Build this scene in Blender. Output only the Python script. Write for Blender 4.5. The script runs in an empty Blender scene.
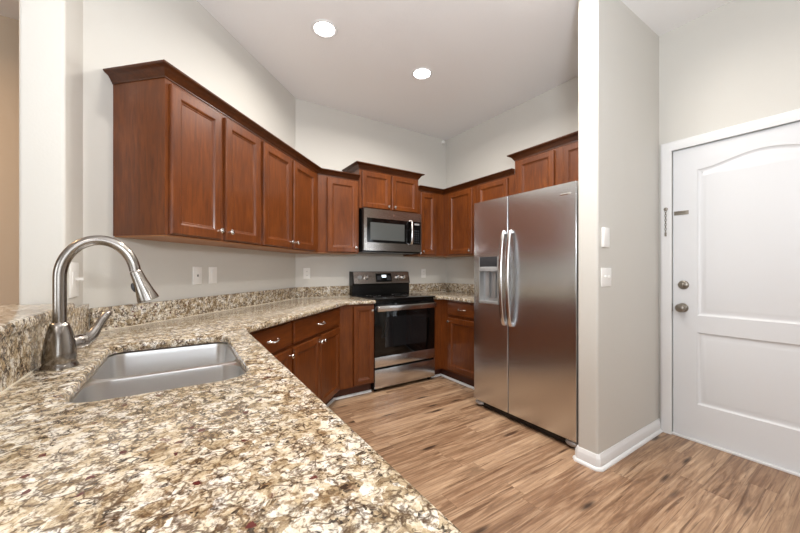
import bpy, bmesh, math, random
from mathutils import Vector, Matrix
random.seed(4)
PI = math.pi
S = bpy.context.scene
C = S.collection
R2 = math.sqrt(2)

# ------------------------------------------------------------------ camera
cam = bpy.data.cameras.new('camera')
cam.sensor_width = 36
cam.lens = 332.667 * 36 / 800
cam.shift_y = 2.955 / 800
cam.clip_start = 0.02
camo = bpy.data.objects.new('camera', cam)
camo.location = (0, 0, 1.21)
camo.rotation_euler = (PI / 2, 0, -math.radians(33.314))
C.objects.link(camo)
S.camera = camo

# ------------------------------------------------------------------ world, exposure, large lights
S.view_settings.view_transform = 'Standard'
S.view_settings.look = 'None'
S.view_settings.gamma = 1
S.view_settings.use_curve_mapping = False
S.view_settings.exposure = 0.22
w = bpy.data.worlds.new('sky')
S.world = w
w.use_nodes = True
w.node_tree.nodes['Background'].inputs[0].default_value = (0.80, 0.90, 1.0, 1)
w.node_tree.nodes['Background'].inputs[1].default_value = 2.0

CEIL = 2.969
EAST = 3.015
NORTH = 3.442
SOUTH = -4.2
WEST = -5.0

def area(name, loc, rot, sx, sy, power, col=(1, 1, 1)):
    l = bpy.data.lights.new(name, 'AREA')
    l.shape = 'RECTANGLE'
    l.size = sx
    l.size_y = sy
    l.energy = power
    l.color = col
    o = bpy.data.objects.new(name, l)
    o.location = loc
    o.rotation_euler = rot
    C.objects.link(o)
    return o

# daylight coming in through the living-room windows behind the camera
area('daylight_south', (-1.4, SOUTH + 0.03, 1.55), (PI / 2, 0, 0), 3.4, 1.7, 34, (0.96, 0.98, 1.0))
area('daylight_west', (WEST + 0.03, -1.2, 1.55), (PI / 2, 0, -PI / 2), 2.6, 1.7, 42, (0.93, 0.97, 1.0))
# broad unseen fill light overhead behind the camera, raised to brighten the kitchen walls
area('living_room_fill', (-1.6, -1.6, CEIL - 0.06), (0, 0, 0), 1.2, 1.2, 34, (0.98, 0.98, 1.0))
# added fill light, aimed up and forward to brighten the kitchen ceiling
area('ceiling_fill', (0.15, -0.25, 1.62), (PI * 0.85, 0, -math.radians(30)), 0.4, 0.4, 52, (0.90, 0.95, 1.0))

# ------------------------------------------------------------------ node helpers
class N:
    def __init__(self, name):
        self.m = bpy.data.materials.new(name)
        self.m.use_nodes = True
        self.t = self.m.node_tree
        self.b = self.t.nodes['Principled BSDF']
    def n(self, kind, **kw):
        x = self.t.nodes.new(kind)
        for k, v in kw.items():
            if k.startswith('i_'):
                x.inputs[k[2:].replace('_', ' ')].default_value = v
            else:
                setattr(x, k, v)
        return x
    def l(self, a, b):
        self.t.links.new(a, b)
    def coords(self, scale=(1, 1, 1), rot=(0, 0, 0)):
        tc = self.n('ShaderNodeTexCoord')
        mp = self.n('ShaderNodeMapping')
        mp.inputs['Scale'].default_value = scale
        mp.inputs['Rotation'].default_value = rot
        self.l(tc.outputs['Object'], mp.inputs['Vector'])
        return mp.outputs['Vector']
    def noise(self, vec, scale, detail=4, rough=0.55, dist=0.0, out='Fac'):
        x = self.n('ShaderNodeTexNoise')
        x.inputs['Scale'].default_value = scale
        x.inputs['Detail'].default_value = detail
        x.inputs['Roughness'].default_value = rough
        x.inputs['Distortion'].default_value = dist
        self.l(vec, x.inputs['Vector'])
        return x.outputs[out]
    def voro(self, vec, scale, feature='F1', out='Distance', rand=1.0):
        x = self.n('ShaderNodeTexVoronoi', feature=feature)
        x.inputs['Scale'].default_value = scale
        x.inputs['Randomness'].default_value = rand
        self.l(vec, x.inputs['Vector'])
        return x.outputs[out]
    def ramp(self, fac, stops, interp='LINEAR'):
        x = self.n('ShaderNodeValToRGB')
        x.color_ramp.interpolation = interp
        els = x.color_ramp.elements
        while len(els) < len(stops):
            els.new(0.5)
        for e, (p, c) in zip(els, stops):
            e.position = p
            e.color = (c[0], c[1], c[2], 1) if not isinstance(c, (int, float)) else (c, c, c, 1)
        self.l(fac, x.inputs['Fac'])
        return x.outputs['Color']
    def mix(self, fac, a, b, mode='MIX'):
        x = self.n('ShaderNodeMix', data_type='RGBA', blend_type=mode)
        for sock, v in ((x.inputs[0], fac), (x.inputs[6], a), (x.inputs[7], b)):
            if isinstance(v, (int, float)):
                sock.default_value = v
            elif isinstance(v, tuple):
                sock.default_value = (v[0], v[1], v[2], 1)
            else:
                self.l(v, sock)
        return x.outputs[2]
    def math(self, op, a, b=0.0, clamp=False):
        x = self.n('ShaderNodeMath', operation=op, use_clamp=clamp)
        for sock, v in ((x.inputs[0], a), (x.inputs[1], b)):
            if isinstance(v, (int, float)):
                sock.default_value = v
            else:
                self.l(v, sock)
        return x.outputs[0]
    def bump(self, h, strength=0.1, dist=0.002):
        x = self.n('ShaderNodeBump')
        x.inputs['Strength'].default_value = strength
        x.inputs['Distance'].default_value = dist
        self.l(h, x.inputs['Height'])
        self.l(x.outputs['Normal'], self.b.inputs['Normal'])
    def set(self, **kw):
        for k, v in kw.items():
            s = self.b.inputs[k.replace('_', ' ')]
            if isinstance(v, tuple):
                s.default_value = (v[0], v[1], v[2], 1)
            elif isinstance(v, (int, float)):
                s.default_value = v
            else:
                self.l(v, s)
        return self

def srgb(r, g, b):
    f = lambda c: (c / 255 / 12.92) if c / 255 <= 0.04045 else ((c / 255 + 0.055) / 1.055) ** 2.4
    return (f(r), f(g), f(b))

def plain(name, col, rough=0.5, metal=0.0, bump=0.0, bscale=60, spec=0.5, coat=0.0):
    k = N(name)
    v = k.coords()
    n = k.noise(v, bscale, 3)
    c = k.mix(k.math('MULTIPLY', n, 0.10), col, tuple(x * 0.86 for x in col))
    k.set(Base_Color=c, Roughness=rough, Metallic=metal)
    k.b.inputs['Specular IOR Level'].default_value = spec
    k.b.inputs['Coat Weight'].default_value = coat
    if bump:
        k.bump(n, bump)
    return k.m

def wall_mat(name, col, bump=0.25):
    k = N(name)
    v = k.coords()
    a = k.noise(v, 90, 3)
    b = k.noise(v, 1.2, 2)
    c = k.mix(k.math('MULTIPLY', b, 0.12), col, tuple(x * 0.93 for x in col))
    k.set(Base_Color=c, Roughness=0.62)
    k.bump(a, bump, 0.002)
    return k.m

def granite():
    k = N('granite')
    v = k.coords()
    w0 = k.noise(v, 9, 3, 0.6, 0, 'Color')
    w1 = k.noise(v, 45, 3, 0.6, 0, 'Color')
    def off(vec, wc, amt):
        s = k.n('ShaderNodeVectorMath', operation='SUBTRACT')
        k.l(wc, s.inputs[0]); s.inputs[1].default_value = (0.5, 0.5, 0.5)
        m = k.n('ShaderNodeVectorMath', operation='SCALE')
        k.l(s.outputs[0], m.inputs[0]); m.inputs['Scale'].default_value = amt
        a = k.n('ShaderNodeVectorMath', operation='ADD')
        k.l(vec, a.inputs[0]); k.l(m.outputs[0], a.inputs[1])
        return a.outputs[0]
    vv = off(off(v, w0, 0.05), w1, 0.020)
    def cells(vec, scale):
        x = k.n('ShaderNodeSeparateColor'); k.l(k.voro(vec, scale, out='Color'), x.inputs[0])
        return x.outputs
    big = k.noise(v, 5, 4, 0.6, 0.4)
    mid = k.noise(vv, 36, 5, 0.7)
    A = cells(vv, 48)
    tone = k.math('ADD', k.math('MULTIPLY', k.noise(vv, 42, 6, 0.75), 0.74), k.math('MULTIPLY', A[0], 0.26))
    base = k.ramp(tone, [(0.30, srgb(140, 120, 94)), (0.41, srgb(186, 168, 138)), (0.50, srgb(216, 203, 180)),
                         (0.58, srgb(230, 222, 206)), (0.70, srgb(239, 236, 229))])
    # honey-coloured clouds
    base = k.mix(k.ramp(k.noise(vv, 24, 4, 0.6), [(0.56, 0.0), (0.72, 0.45)]), base, srgb(196, 170, 126))
    # fine brown grit, denser in patches
    fine = k.noise(off(v, w1, 0.02), 120, 4, 0.65)
    dens = k.math('ADD', k.math('MULTIPLY', big, 0.35), k.math('MULTIPLY', mid, 0.65))
    grit = k.ramp(k.math('ADD', k.math('MULTIPLY', fine, 0.8), k.math('MULTIPLY', dens, 0.9)), [(0.85, 0.0), (0.97, 0.85)])
    base = k.mix(grit, base, srgb(122, 96, 66))
    # dark seams between the pale crystals
    for sc, wd, lo_, st in ((46, 0.050, 0.44, 0.92), (95, 0.080, 0.47, 0.8)):
        edge = k.voro(vv, sc, 'DISTANCE_TO_EDGE', 'Distance')
        vein = k.ramp(edge, [(0.0, 1.0), (wd, 0.8), (wd * 2.2, 0.0)])
        vm = k.ramp(k.noise(v, 30 + sc * 0.1, 4, 0.7), [(lo_, 0.0), (lo_ + 0.10, 1.0)])
        base = k.mix(k.math('MULTIPLY', vein, k.math('MULTIPLY', vm, st)), base, srgb(78, 58, 40))
    B = cells(off(v, w1, 0.02), 170)
    dk = k.math('MULTIPLY', k.ramp(B[1], [(0.74, 0.0), (0.78, 1.0)]), k.ramp(k.noise(vv, 34, 3, 0.7), [(0.52, 0.0), (0.60, 1.0)]))
    base = k.mix(k.math('MULTIPLY', dk, 0.9), base, srgb(48, 39, 32))
    # rare garnet specks
    D = cells(off(v, w1, 0.012), 120)
    base = k.mix(k.ramp(D[2], [(0.988, 0.0), (0.989, 1.0)]), base, srgb(92, 36, 34))
    k.set(Base_Color=base, Roughness=0.14)
    k.b.inputs['Specular IOR Level'].default_value = 0.55
    return k.m

def cherry(name='cherry_wood', horizontal=False, tint=1.0):
    k = N(name)
    sc = (9, 9, 1.1) if not horizontal else (1.1, 9, 9)
    v = k.coords(sc)
    g = k.noise(v, 6, 5, 0.6, 0.6)
    v2 = k.coords((1, 1, 0.6) if not horizontal else (0.6, 1, 1))
    bl = k.noise(v2, 5, 3, 0.55)
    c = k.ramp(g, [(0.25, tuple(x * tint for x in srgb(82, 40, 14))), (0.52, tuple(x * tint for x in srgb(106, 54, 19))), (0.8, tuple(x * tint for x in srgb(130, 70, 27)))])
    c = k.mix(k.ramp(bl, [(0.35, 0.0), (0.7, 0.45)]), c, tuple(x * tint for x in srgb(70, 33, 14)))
    k.set(Base_Color=c, Roughness=0.34)
    k.b.inputs['Specular IOR Level'].default_value = 0.35
    k.b.inputs['Coat Weight'].default_value = 0.25
    k.b.inputs['Coat Roughness'].default_value = 0.12
    k.bump(g, 0.05, 0.001)
    return k.m

def steel(name, col=(0.60, 0.58, 0.56), rough=0.27, aniso=0.6, vertical=True, amt=0.0, rot=0.0):
    k = N(name)
    k.set(Base_Color=col, Metallic=1.0, Roughness=rough)
    k.b.inputs['Anisotropic'].default_value = aniso
    k.b.inputs['Anisotropic Rotation'].default_value = rot
    return k.m

def floor_mat():
    k = N('wood_plank_floor')
    tc = k.n('ShaderNodeTexCoord')
    sp = k.n('ShaderNodeSeparateXYZ'); k.l(tc.outputs['Object'], sp.inputs[0])
    X, Y = sp.outputs[0], sp.outputs[1]
    W, L = 0.125, 1.22
    ry = k.math('DIVIDE', Y, W)
    row = k.math('FLOOR', ry)
    fy = k.math('FRACT', ry)
    wn = k.n('ShaderNodeTexWhiteNoise', noise_dimensions='1D'); k.l(row, wn.inputs['W'])
    rx = k.math('ADD', k.math('DIVIDE', X, L), k.math('MULTIPLY', wn.outputs['Value'], 7.3))
    col = k.math('FLOOR', rx)
    fx = k.math('FRACT', rx)
    cb = k.n('ShaderNodeCombineXYZ'); k.l(row, cb.inputs[0]); k.l(col, cb.inputs[1])
    w2 = k.n('ShaderNodeTexWhiteNoise', noise_dimensions='2D'); k.l(cb.outputs[0], w2.inputs['Vector'])
    pid = w2.outputs['Value']
    # stretched coordinates, shifted per plank
    def grainvec(sx, sy):
        c = k.n('ShaderNodeCombineXYZ')
        k.l(k.math('ADD', k.math('MULTIPLY', X, sx), k.math('MULTIPLY', pid, 31.0)), c.inputs[0])
        k.l(k.math('MULTIPLY', Y, sy), c.inputs[1])
        k.l(k.math('MULTIPLY', pid, 17.0), c.inputs[2])
        return c.outputs[0]
    g1 = k.noise(grainvec(0.75, 9.0), 2.2, 6, 0.62, 1.6)
    g2 = k.noise(grainvec(1.3, 34.0), 2.0, 5, 0.65, 0.6)
    c = k.ramp(g1, [(0.28, srgb(98, 72, 53)), (0.43, srgb(144, 112, 86)), (0.56, srgb(178, 146, 116)), (0.72, srgb(200, 172, 143))])
    c = k.mix(k.ramp(g2, [(0.35, 0.6), (0.62, 0.0)]), c, srgb(104, 76, 54))
    c = k.mix(k.ramp(pid, [(0.0, 0.30), (0.5, 0.0), (1.0, 0.0)]), c, srgb(126, 92, 68))
    c = k.mix(k.ramp(pid, [(0.0, 0.0), (0.6, 0.0), (1.0, 0.35)]), c, srgb(204, 172, 140))
    # knots and dark mineral streaks
    kn = k.voro(grainvec(2.2, 10.0), 1.0)
    kno = k.math('ADD', kn, k.math('MULTIPLY', g2, 0.14))
    c = k.mix(k.ramp(kno, [(0.15, 0.95), (0.27, 0.0)]), c, srgb(54, 36, 26))
    st = k.noise(grainvec(0.9, 20.0), 1.5, 4, 0.6, 1.2)
    c = k.mix(k.ramp(st, [(0.57, 0.0), (0.66, 0.8)]), c, srgb(92, 62, 42))
    # seams between planks
    e1 = k.math('MULTIPLY', k.math('MINIMUM', fy, k.math('SUBTRACT', 1.0, fy)), W)
    e2 = k.math('MULTIPLY', k.math('MINIMUM', fx, k.math('SUBTRACT', 1.0, fx)), L)
    seam = k.ramp(k.math('MULTIPLY', k.math('MINIMUM', e1, e2), 100.0), [(0.0, 1.0), (0.16, 0.0)])
    c = k.mix(k.math('MULTIPLY', seam, 0.55), c, srgb(70, 48, 34))
    k.set(Base_Color=c, Roughness=0.36)
    k.b.inputs['Specular IOR Level'].default_value = 0.45
    k.bump(k.math('SUBTRACT', k.math('MULTIPLY', g2, 0.3), seam), 0.12, 0.001)
    return k.m

def emit(name, col, st):
    k = N(name)
    k.set(Base_Color=(1, 1, 1))
    k.b.inputs['Emission Color'].default_value = (*col, 1)
    k.b.inputs['Emission Strength'].default_value = st
    return k.m

M = dict(
    wall=wall_mat('greige_wall_paint', srgb(205, 202, 195)),
    ceil=wall_mat('ceiling_paint', srgb(241, 241, 241), 0.5),
    tan=wall_mat('tan_wall_paint', srgb(190, 172, 150)),
    white=plain('white_trim_paint', srgb(226, 226, 226), 0.32, bump=0.02, spec=0.5),
    door=plain('white_door_paint', srgb(216, 217, 219), 0.35, bump=0.04),
    granite=granite(),
    cherry=cherry(), cherry_h=cherry('cherry_wood_rail', True),
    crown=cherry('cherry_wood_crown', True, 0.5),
    kick=plain('dark_toe_kick', srgb(70, 34, 20), 0.5),
    maple=plain('cabinet_underside', srgb(160, 108, 66), 0.5),
    floor=floor_mat(),
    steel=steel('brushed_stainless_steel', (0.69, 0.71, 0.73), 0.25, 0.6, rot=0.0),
    steel_dark_refl=steel('stainless_steel_dark_reflection', (0.40, 0.37, 0.34), 0.24, 0.6),  # same stainless, colour darkened to stand in for reflections of dark surroundings
    steel_h=steel('brushed_steel_handle', (0.72, 0.71, 0.70), 0.22, 0.0, True, 0.0),
    sink=steel('satin_sink_steel', (0.76, 0.76, 0.76), 0.28, 0.3, False, 0.03),
    nickel=steel('brushed_nickel', (0.30, 0.275, 0.25), 0.24, 0.0, True, 0.0),
    knob=plain('polished_nickel', (0.82, 0.79, 0.76), 0.18, 1.0),
    black=plain('black_enamel', (0.006, 0.006, 0.006), 0.25, spec=0.35),
    glass=plain('black_glass', (0.003, 0.003, 0.003), 0.05, spec=0.4),
    oven_window=plain('tinted_oven_window', (0.010, 0.010, 0.011), 0.06, spec=0.4),
    mwin=plain('grey_mesh_window', (0.075, 0.08, 0.078), 0.22),
    grey=plain('grey_plastic', (0.30, 0.30, 0.30), 0.4),
    dgrey=plain('charcoal_plastic', (0.03, 0.032, 0.036), 0.4),
    cav=plain('silver_plastic', (0.45, 0.45, 0.45), 0.35, 0.6),
    plate=plain('white_plate_plastic', srgb(238, 236, 232), 0.35),
    slot=plain('dark_slot', (0.06, 0.06, 0.06), 0.6),
    caulk=plain('pale_caulk', srgb(214, 204, 186), 0.6),
    brass=plain('antique_nickel', (0.30, 0.27, 0.23), 0.3, 1.0),
    can=emit('recessed_lamp_glow', (1.0, 0.97, 0.92), 14.0),
    lcd=emit('clock_display_glow', (0.75, 0.9, 1.0), 1.6),
    sill=plain('oak_threshold', srgb(206, 190, 170), 0.45),
)
gl = N('window_glass')
gl.set(Base_Color=(1, 1, 1), Roughness=0.0, IOR=1.45)
gl.b.inputs['Transmission Weight'].default_value = 1.0
M['pane'] = gl.m

# ------------------------------------------------------------------ object helpers
class Frame:
    def __init__(self, ox, oy, deg):
        self.m = Matrix.Translation((ox, oy, 0)) @ Matrix.Rotation(math.radians(deg), 4, 'Z')
        self.deg = deg
    def to_world(self, x, y, z=0.0):
        return self.m @ Vector((x, y, z))
    def from_world(self, x, y, z=0.0):
        return self.m.inverted() @ Vector((x, y, z))

WF = Frame(0, 0, 0)                      # world
FA = Frame(-1.232, 1.232, 45)            # long diagonal wall: local x along the wall, -y into the room
FB = Frame(0, NORTH, 0)                  # range wall
FC = Frame(EAST, NORTH, -90)             # refrigerator wall: local x = NORTH - y
FP = Frame(-0.36, 0, 90)                 # peninsula: local x = world y

INFO = {}

def tag(o, label, cat, group=None):
    o['label'] = label
    o['category'] = cat
    if group:
        o['group'] = group
    return o

def thing(name, frame, x, y, z, label, cat, group=None):
    o = bpy.data.objects.new(name, None)
    o.empty_display_size = 0.05
    o.matrix_world = frame.m @ Matrix.Translation((x, y, z))
    C.objects.link(o)
    tag(o, label, cat, group)
    INFO[o.name] = (frame, Vector((x, y, z)))
    return o

def finish(bm, name, mat, smooth=True, ang=35):
    bmesh.ops.remove_doubles(bm, verts=bm.verts, dist=1e-6)
    bmesh.ops.recalc_face_normals(bm, faces=bm.faces)
    me = bpy.data.meshes.new(name)
    bm.to_mesh(me)
    bm.free()
    me.materials.append(mat)
    if smooth:
        me.polygons.foreach_set('use_smooth', [True] * len(me.polygons))
        me.set_sharp_from_angle(angle=math.radians(ang))
    me.update()
    return me

def part(root, name, bm, mat, label=None, smooth=True, ang=35, sub=None):
    """bm is in the root's wall-frame coordinates; the part is parented to root (or to sub, a part of root)."""
    fr, off = INFO[root.name]
    bmesh.ops.translate(bm, vec=-off, verts=bm.verts)
    o = bpy.data.objects.new(name, finish(bm, name, mat, smooth, ang))
    C.objects.link(o)
    o.parent = sub if sub else root
    if label:
        o['label'] = label
    return o

def solo(name, bm, mat, label=None, cat=None, group=None, frame=WF, loc=(0, 0, 0), structure=False, smooth=True, parent=None):
    off = Vector(loc)
    bmesh.ops.translate(bm, vec=-off, verts=bm.verts)
    o = bpy.data.objects.new(name, finish(bm, name, mat, smooth))
    C.objects.link(o)
    if parent is None:
        o.matrix_world = frame.m @ Matrix.Translation(off)
    else:
        o.parent = parent
    if structure:
        if parent is None:
            o['kind'] = 'structure'
    elif label:
        tag(o, label, cat, group)
    INFO[o.name] = (frame, off)
    return o

def spart(par, name, bm, mat, label=None, smooth=True):
    """part of a single-mesh thing; bm in the parent's frame coordinates"""
    fr, off = INFO[par.name]
    bmesh.ops.translate(bm, vec=-off, verts=bm.verts)
    o = bpy.data.objects.new(name, finish(bm, name, mat, smooth))
    C.objects.link(o)
    o.parent = par
    if label:
        o['label'] = label
    return o

def nb():
    return bmesh.new()

def box(bm, x0, x1, y0, y1, z0, z1, bev=0.0, seg=2):
    vs = [bm.verts.new((x, y, z)) for z in (z0, z1) for y in (y0, y1) for x in (x0, x1)]
    fs = []
    for q in ((0, 2, 3, 1), (4, 5, 7, 6), (0, 1, 5, 4), (2, 6, 7, 3), (0, 4, 6, 2), (1, 3, 7, 5)):
        fs.append(bm.faces.new([vs[i] for i in q]))
    if bev:
        es = list({e for f in fs for e in f.edges})
        bmesh.ops.bevel(bm, geom=es, offset=bev, segments=seg, affect='EDGES', profile=0.5)
    return bm

def prism(bm, pts, z0, z1, bev=0.0):
    lo = [bm.verts.new((p[0], p[1], z0)) for p in pts]
    hi = [bm.verts.new((p[0], p[1], z1)) for p in pts]
    n = len(pts)
    fs = [bm.faces.new(lo[::-1]), bm.faces.new(hi)]
    for i in range(n):
        fs.append(bm.faces.new([lo[i], lo[(i + 1) % n], hi[(i + 1) % n], hi[i]]))
    if bev:
        es = list({e for f in fs for e in f.edges})
        bmesh.ops.bevel(bm, geom=es, offset=bev, segments=2, affect='EDGES', profile=0.5)
    return bm

def lathe(bm, prof, seg=24, mat=Matrix.Identity(4), cap=True):
    """prof = [(r, h)] revolved round local z, then transformed by mat"""
    rings = []
    for r, h in prof:
        if r < 1e-6:
            rings.append([bm.verts.new(mat @ Vector((0, 0, h)))])
        else:
            rings.append([bm.verts.new(mat @ Vector((r * math.cos(2 * PI * i / seg), r * math.sin(2 * PI * i / seg), h))) for i in range(seg)])
    for a, b in zip(rings, rings[1:]):
        for i in range(seg):
            j = (i + 1) % seg
            if len(a) == 1 and len(b) == 1:
                continue
            if len(a) == 1:
                bm.faces.new([a[0], b[i], b[j]])
            elif len(b) == 1:
                bm.faces.new([a[i], a[j], b[0]])
            else:
                bm.faces.new([a[i], a[j], b[j], b[i]])
    if cap:
        if len(rings[0]) > 1:
            bm.faces.new(rings[0][::-1])
        if len(rings[-1]) > 1:
            bm.faces.new(rings[-1])
    return bm

def aim(loc, direction):
    d = Vector(direction).normalized()
    return Matrix.Translation(loc) @ d.to_track_quat('Z', 'Y').to_matrix().to_4x4()

def tube(bm, pts, radii, seg=14, flat=(1, 1), up=Vector((0, 0, 1))):
    pts = [Vector(p) for p in pts]
    if isinstance(radii, (int, float)):
        radii = [radii] * len(pts)
    rings = []
    prev = None
    for i, p in enumerate(pts):
        t = (pts[min(i + 1, len(pts) - 1)] - pts[max(i - 1, 0)]).normalized()
        if prev is None:
            u = up if abs(t.dot(up)) < 0.9 else Vector((1, 0, 0))
            a = t.cross(u).normalized()
        else:
            a = (prev - t * prev.dot(t)).normalized()
        prev = a
        b = t.cross(a)
        rings.append([bm.verts.new(p + (a * math.cos(2 * PI * k / seg) * flat[0] + b * math.sin(2 * PI * k / seg) * flat[1]) * radii[i]) for k in range(seg)])
    for a, b in zip(rings, rings[1:]):
        for i in range(seg):
            j = (i + 1) % seg
            bm.faces.new([a[i], a[j], b[j], b[i]])
    bm.faces.new(rings[0][::-1])
    bm.faces.new(rings[-1])
    return bm

def sweep(bm, path, prof):
    """mitred moulding: path = plan points, prof = [(outward, z)], outward is to the right of travel"""
    path = [Vector((p[0], p[1])) for p in path]
    n = len(path)
    rings = []
    for i, p in enumerate(path):
        d0 = (p - path[i - 1]).normalized() if i > 0 else None
        d1 = (path[i + 1] - p).normalized() if i < n - 1 else None
        if d0 is None: d0 = d1
        if d1 is None: d1 = d0
        n0 = Vector((d0.y, -d0.x)); n1 = Vector((d1.y, -d1.x))
        m = (n0 + n1)
        m = m / m.dot(n0)
        rings.append([bm.verts.new((p.x + m.x * o, p.y + m.y * o, z)) for o, z in prof])
    k = len(prof)
    for a, b in zip(rings, rings[1:]):
        for i in range(k):
            j = (i + 1) % k
            bm.faces.new([a[i], a[j], b[j], b[i]])
    bm.faces.new(rings[0][::-1])
    bm.faces.new(rings[-1])
    return bm

def rounded(pts, radii, seg=6):
    """round plan polygon corners (CCW or CW), radii per corner"""
    out = []
    n = len(pts)
    for i in range(n):
        p = Vector(pts[i]); r = radii[i] if isinstance(radii, (list, tuple)) else radii
        if r <= 0:
            out.append((p.x, p.y)); continue
        a = (Vector(pts[i - 1]) - p).normalized()
        b = (Vector(pts[(i + 1) % n]) - p).normalized()
        half = math.acos(max(-1, min(1, a.dot(b)))) / 2
        t = r / math.tan(half)
        c = p + (a + b).normalized() * (r / math.sin(half))
        s = p + a * t - c
        e = p + b * t - c
        a0 = math.atan2(s.y, s.x); a1 = math.atan2(e.y, e.x)
        da = (a1 - a0 + PI) % (2 * PI) - PI
        for k in range(seg + 1):
            q = a0 + da * k / seg
            out.append((c.x + r * math.cos(q), c.y + r * math.sin(q)))
    return out

def inset(pts, d):
    """shrink a CCW loop by d (negative grows)"""
    n = len(pts); out = []
    for i in range(n):
        p0 = Vector(pts[i - 1]); p = Vector(pts[i]); p1 = Vector(pts[(i + 1) % n])
        d0 = (p - p0).normalized(); d1 = (p1 - p).normalized()
        n0 = Vector((-d0.y, d0.x)); n1 = Vector((-d1.y, d1.x))
        m = n0 + n1
        m = m / max(0.3, m.dot(n0))
        out.append((p.x + m.x * d, p.y + m.y * d))
    return out

def slab(bm, outer, hole, z0, z1, r=0.008):
    """stone slab with eased edges; outer CCW, hole CCW or None"""
    steps = [(r, z0), (r * 0.3, z0 + r * 0.3), (0, z0 + r), (0, z1 - r), (r * 0.3, z1 - r * 0.3), (r, z1)]
    loops_top, loops_bot = [], []
    for pts, sgn in ((outer, 1),) + (((hole, -1),) if hole else ()):
        rings = []
        for dd, z in steps:
            rings.append([bm.verts.new((p[0], p[1], z)) for p in inset(pts, dd * sgn)])
        n = len(pts)
        for a, b in zip(rings, rings[1:]):
            for i in range(n):
                j = (i + 1) % n
                bm.faces.new([a[i], a[j], b[j], b[i]])
        loops_bot.append(rings[0]); loops_top.append(rings[-1])
    for loops in (loops_bot, loops_top):
        es = []
        for lp in loops:
            for i in range(len(lp)):
                e = bm.edges.get((lp[i], lp[(i + 1) % len(lp)])) or bm.edges.new((lp[i], lp[(i + 1) % len(lp)]))
                es.append(e)
        bmesh.ops.triangle_fill(bm, use_beauty=True, edges=es)
    return bm

# ------------------------------------------------------------------ the room shell
def struct(name, bm, mat, **kw):
    return solo(name, bm, mat, structure=True, **kw)

struct('floor', box(nb(), WEST - 0.1, EAST + 0.15, SOUTH - 0.1, NORTH + 0.12, -0.08, 0), M['floor'])
struct('ceiling', box(nb(), WEST - 0.1, EAST + 0.15, SOUTH - 0.1, NORTH + 0.12, CEIL, CEIL + 0.1), M['ceil'])
b = prism(nb(), [(-0.379, 2.085), (0.978, NORTH), (0.80, NORTH), (-0.504, 2.138)], 0, CEIL)
struct('wall_left', b, M['wall'])
struct('wall_back', box(nb(), 0.80, EAST + 0.15, NORTH, NORTH + 0.12, 0, CEIL), M['wall'])
struct('wall_dining', box(nb(), WEST - 0.1, 0.80, NORTH, NORTH + 0.12, 0, CEIL), M['tan'])

# east wall: solid behind the kitchen, with the entry door opening
DY0, DY1, DZ = 0.032, 0.946, 2.080
b = nb()
box(b, EAST, EAST + 0.13, DY1 + 0.004, NORTH, 0, CEIL)
box(b, EAST, EAST + 0.13, SOUTH, DY0 - 0.004, 0, CEIL)
box(b, EAST, EAST + 0.13, DY0 - 0.004, DY1 + 0.004, DZ + 0.004, CEIL)
struct('wall_right', b, M['wall'])

# partition beside the refrigerator, rounded drywall corners
PY0, PY1, PX = 1.025, 1.150, 2.106
pp = rounded([(PX, PY0), (EAST, PY0), (EAST, PY1), (PX, PY1)], [0.018, 0, 0, 0.018], 6)
struct('wall_partition', prism(nb(), pp, 0, CEIL), M['wall'])

# column on the half wall
cp = rounded([(-0.504, 1.80), (-0.379, 1.80), (-0.379, 2.0855), (-0.504, 2.1385)], [0.012, 0.012, 0, 0], 6)
struct('wall_column', prism(nb(), cp, 0, CEIL), M['wall'])
struct('wall_half', prism(nb(), [(-0.504, 0.20), (-0.378, 0.20), (-0.378, 1.799), (-0.504, 1.799)], 0, 1.0435), M['wall'])

# south and west walls with the windows that light the place
def window_wall(name, horiz, pos, a0, a1, w0, w1, z0, z1, n):
    b = nb()
    def bb(u0, u1, za, zb):
        if horiz: box(b, u0, u1, pos - 0.12, pos, za, zb)
        else: box(b, pos - 0.12, pos, u0, u1, za, zb)
    bb(a0, w0, 0, CEIL); bb(w1, a1, 0, CEIL); bb(w0, w1, 0, z0); bb(w0, w1, z1, CEIL)
    struct(name, b, M['wall'])
    f = nb()
    def fb(u0, u1, za, zb, d0=-0.09, d1=-0.04):
        if horiz: box(f, u0, u1, pos + d0, pos + d1, za, zb)
        else: box(f, pos + d0, pos + d1, u0, u1, za, zb)
    fb(w0, w1, z0, z0 + 0.05); fb(w0, w1, z1 - 0.05, z1); fb(w0, w0 + 0.05, z0 + 0.05, z1 - 0.05); fb(w1 - 0.05, w1, z0 + 0.05, z1 - 0.05)
    for i in range(1, n):
        u = w0 + (w1 - w0) * i / n
        fb(u - 0.03, u + 0.03, z0 + 0.05, z1 - 0.05)
    wn = struct('window_%d' % (1 if horiz else 2), f, M['white'])
    g = nb()
    if horiz: box(g, w0 + 0.03, w1 - 0.03, pos - 0.068, pos - 0.062, z0 + 0.03, z1 - 0.03)
    else: box(g, pos - 0.068, pos - 0.062, w0 + 0.03, w1 - 0.03, z0 + 0.03, z1 - 0.03)
    spart(wn, 'pane', g, M['pane'])
window_wall('wall_front', True, SOUTH, WEST - 0.1, EAST + 0.13, -3.1, 0.3, 0.7, 2.4, 4)
window_wall('wall_side', False, WEST, SOUTH, NORTH, -2.5, 0.1, 0.7, 2.4, 3)

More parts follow.
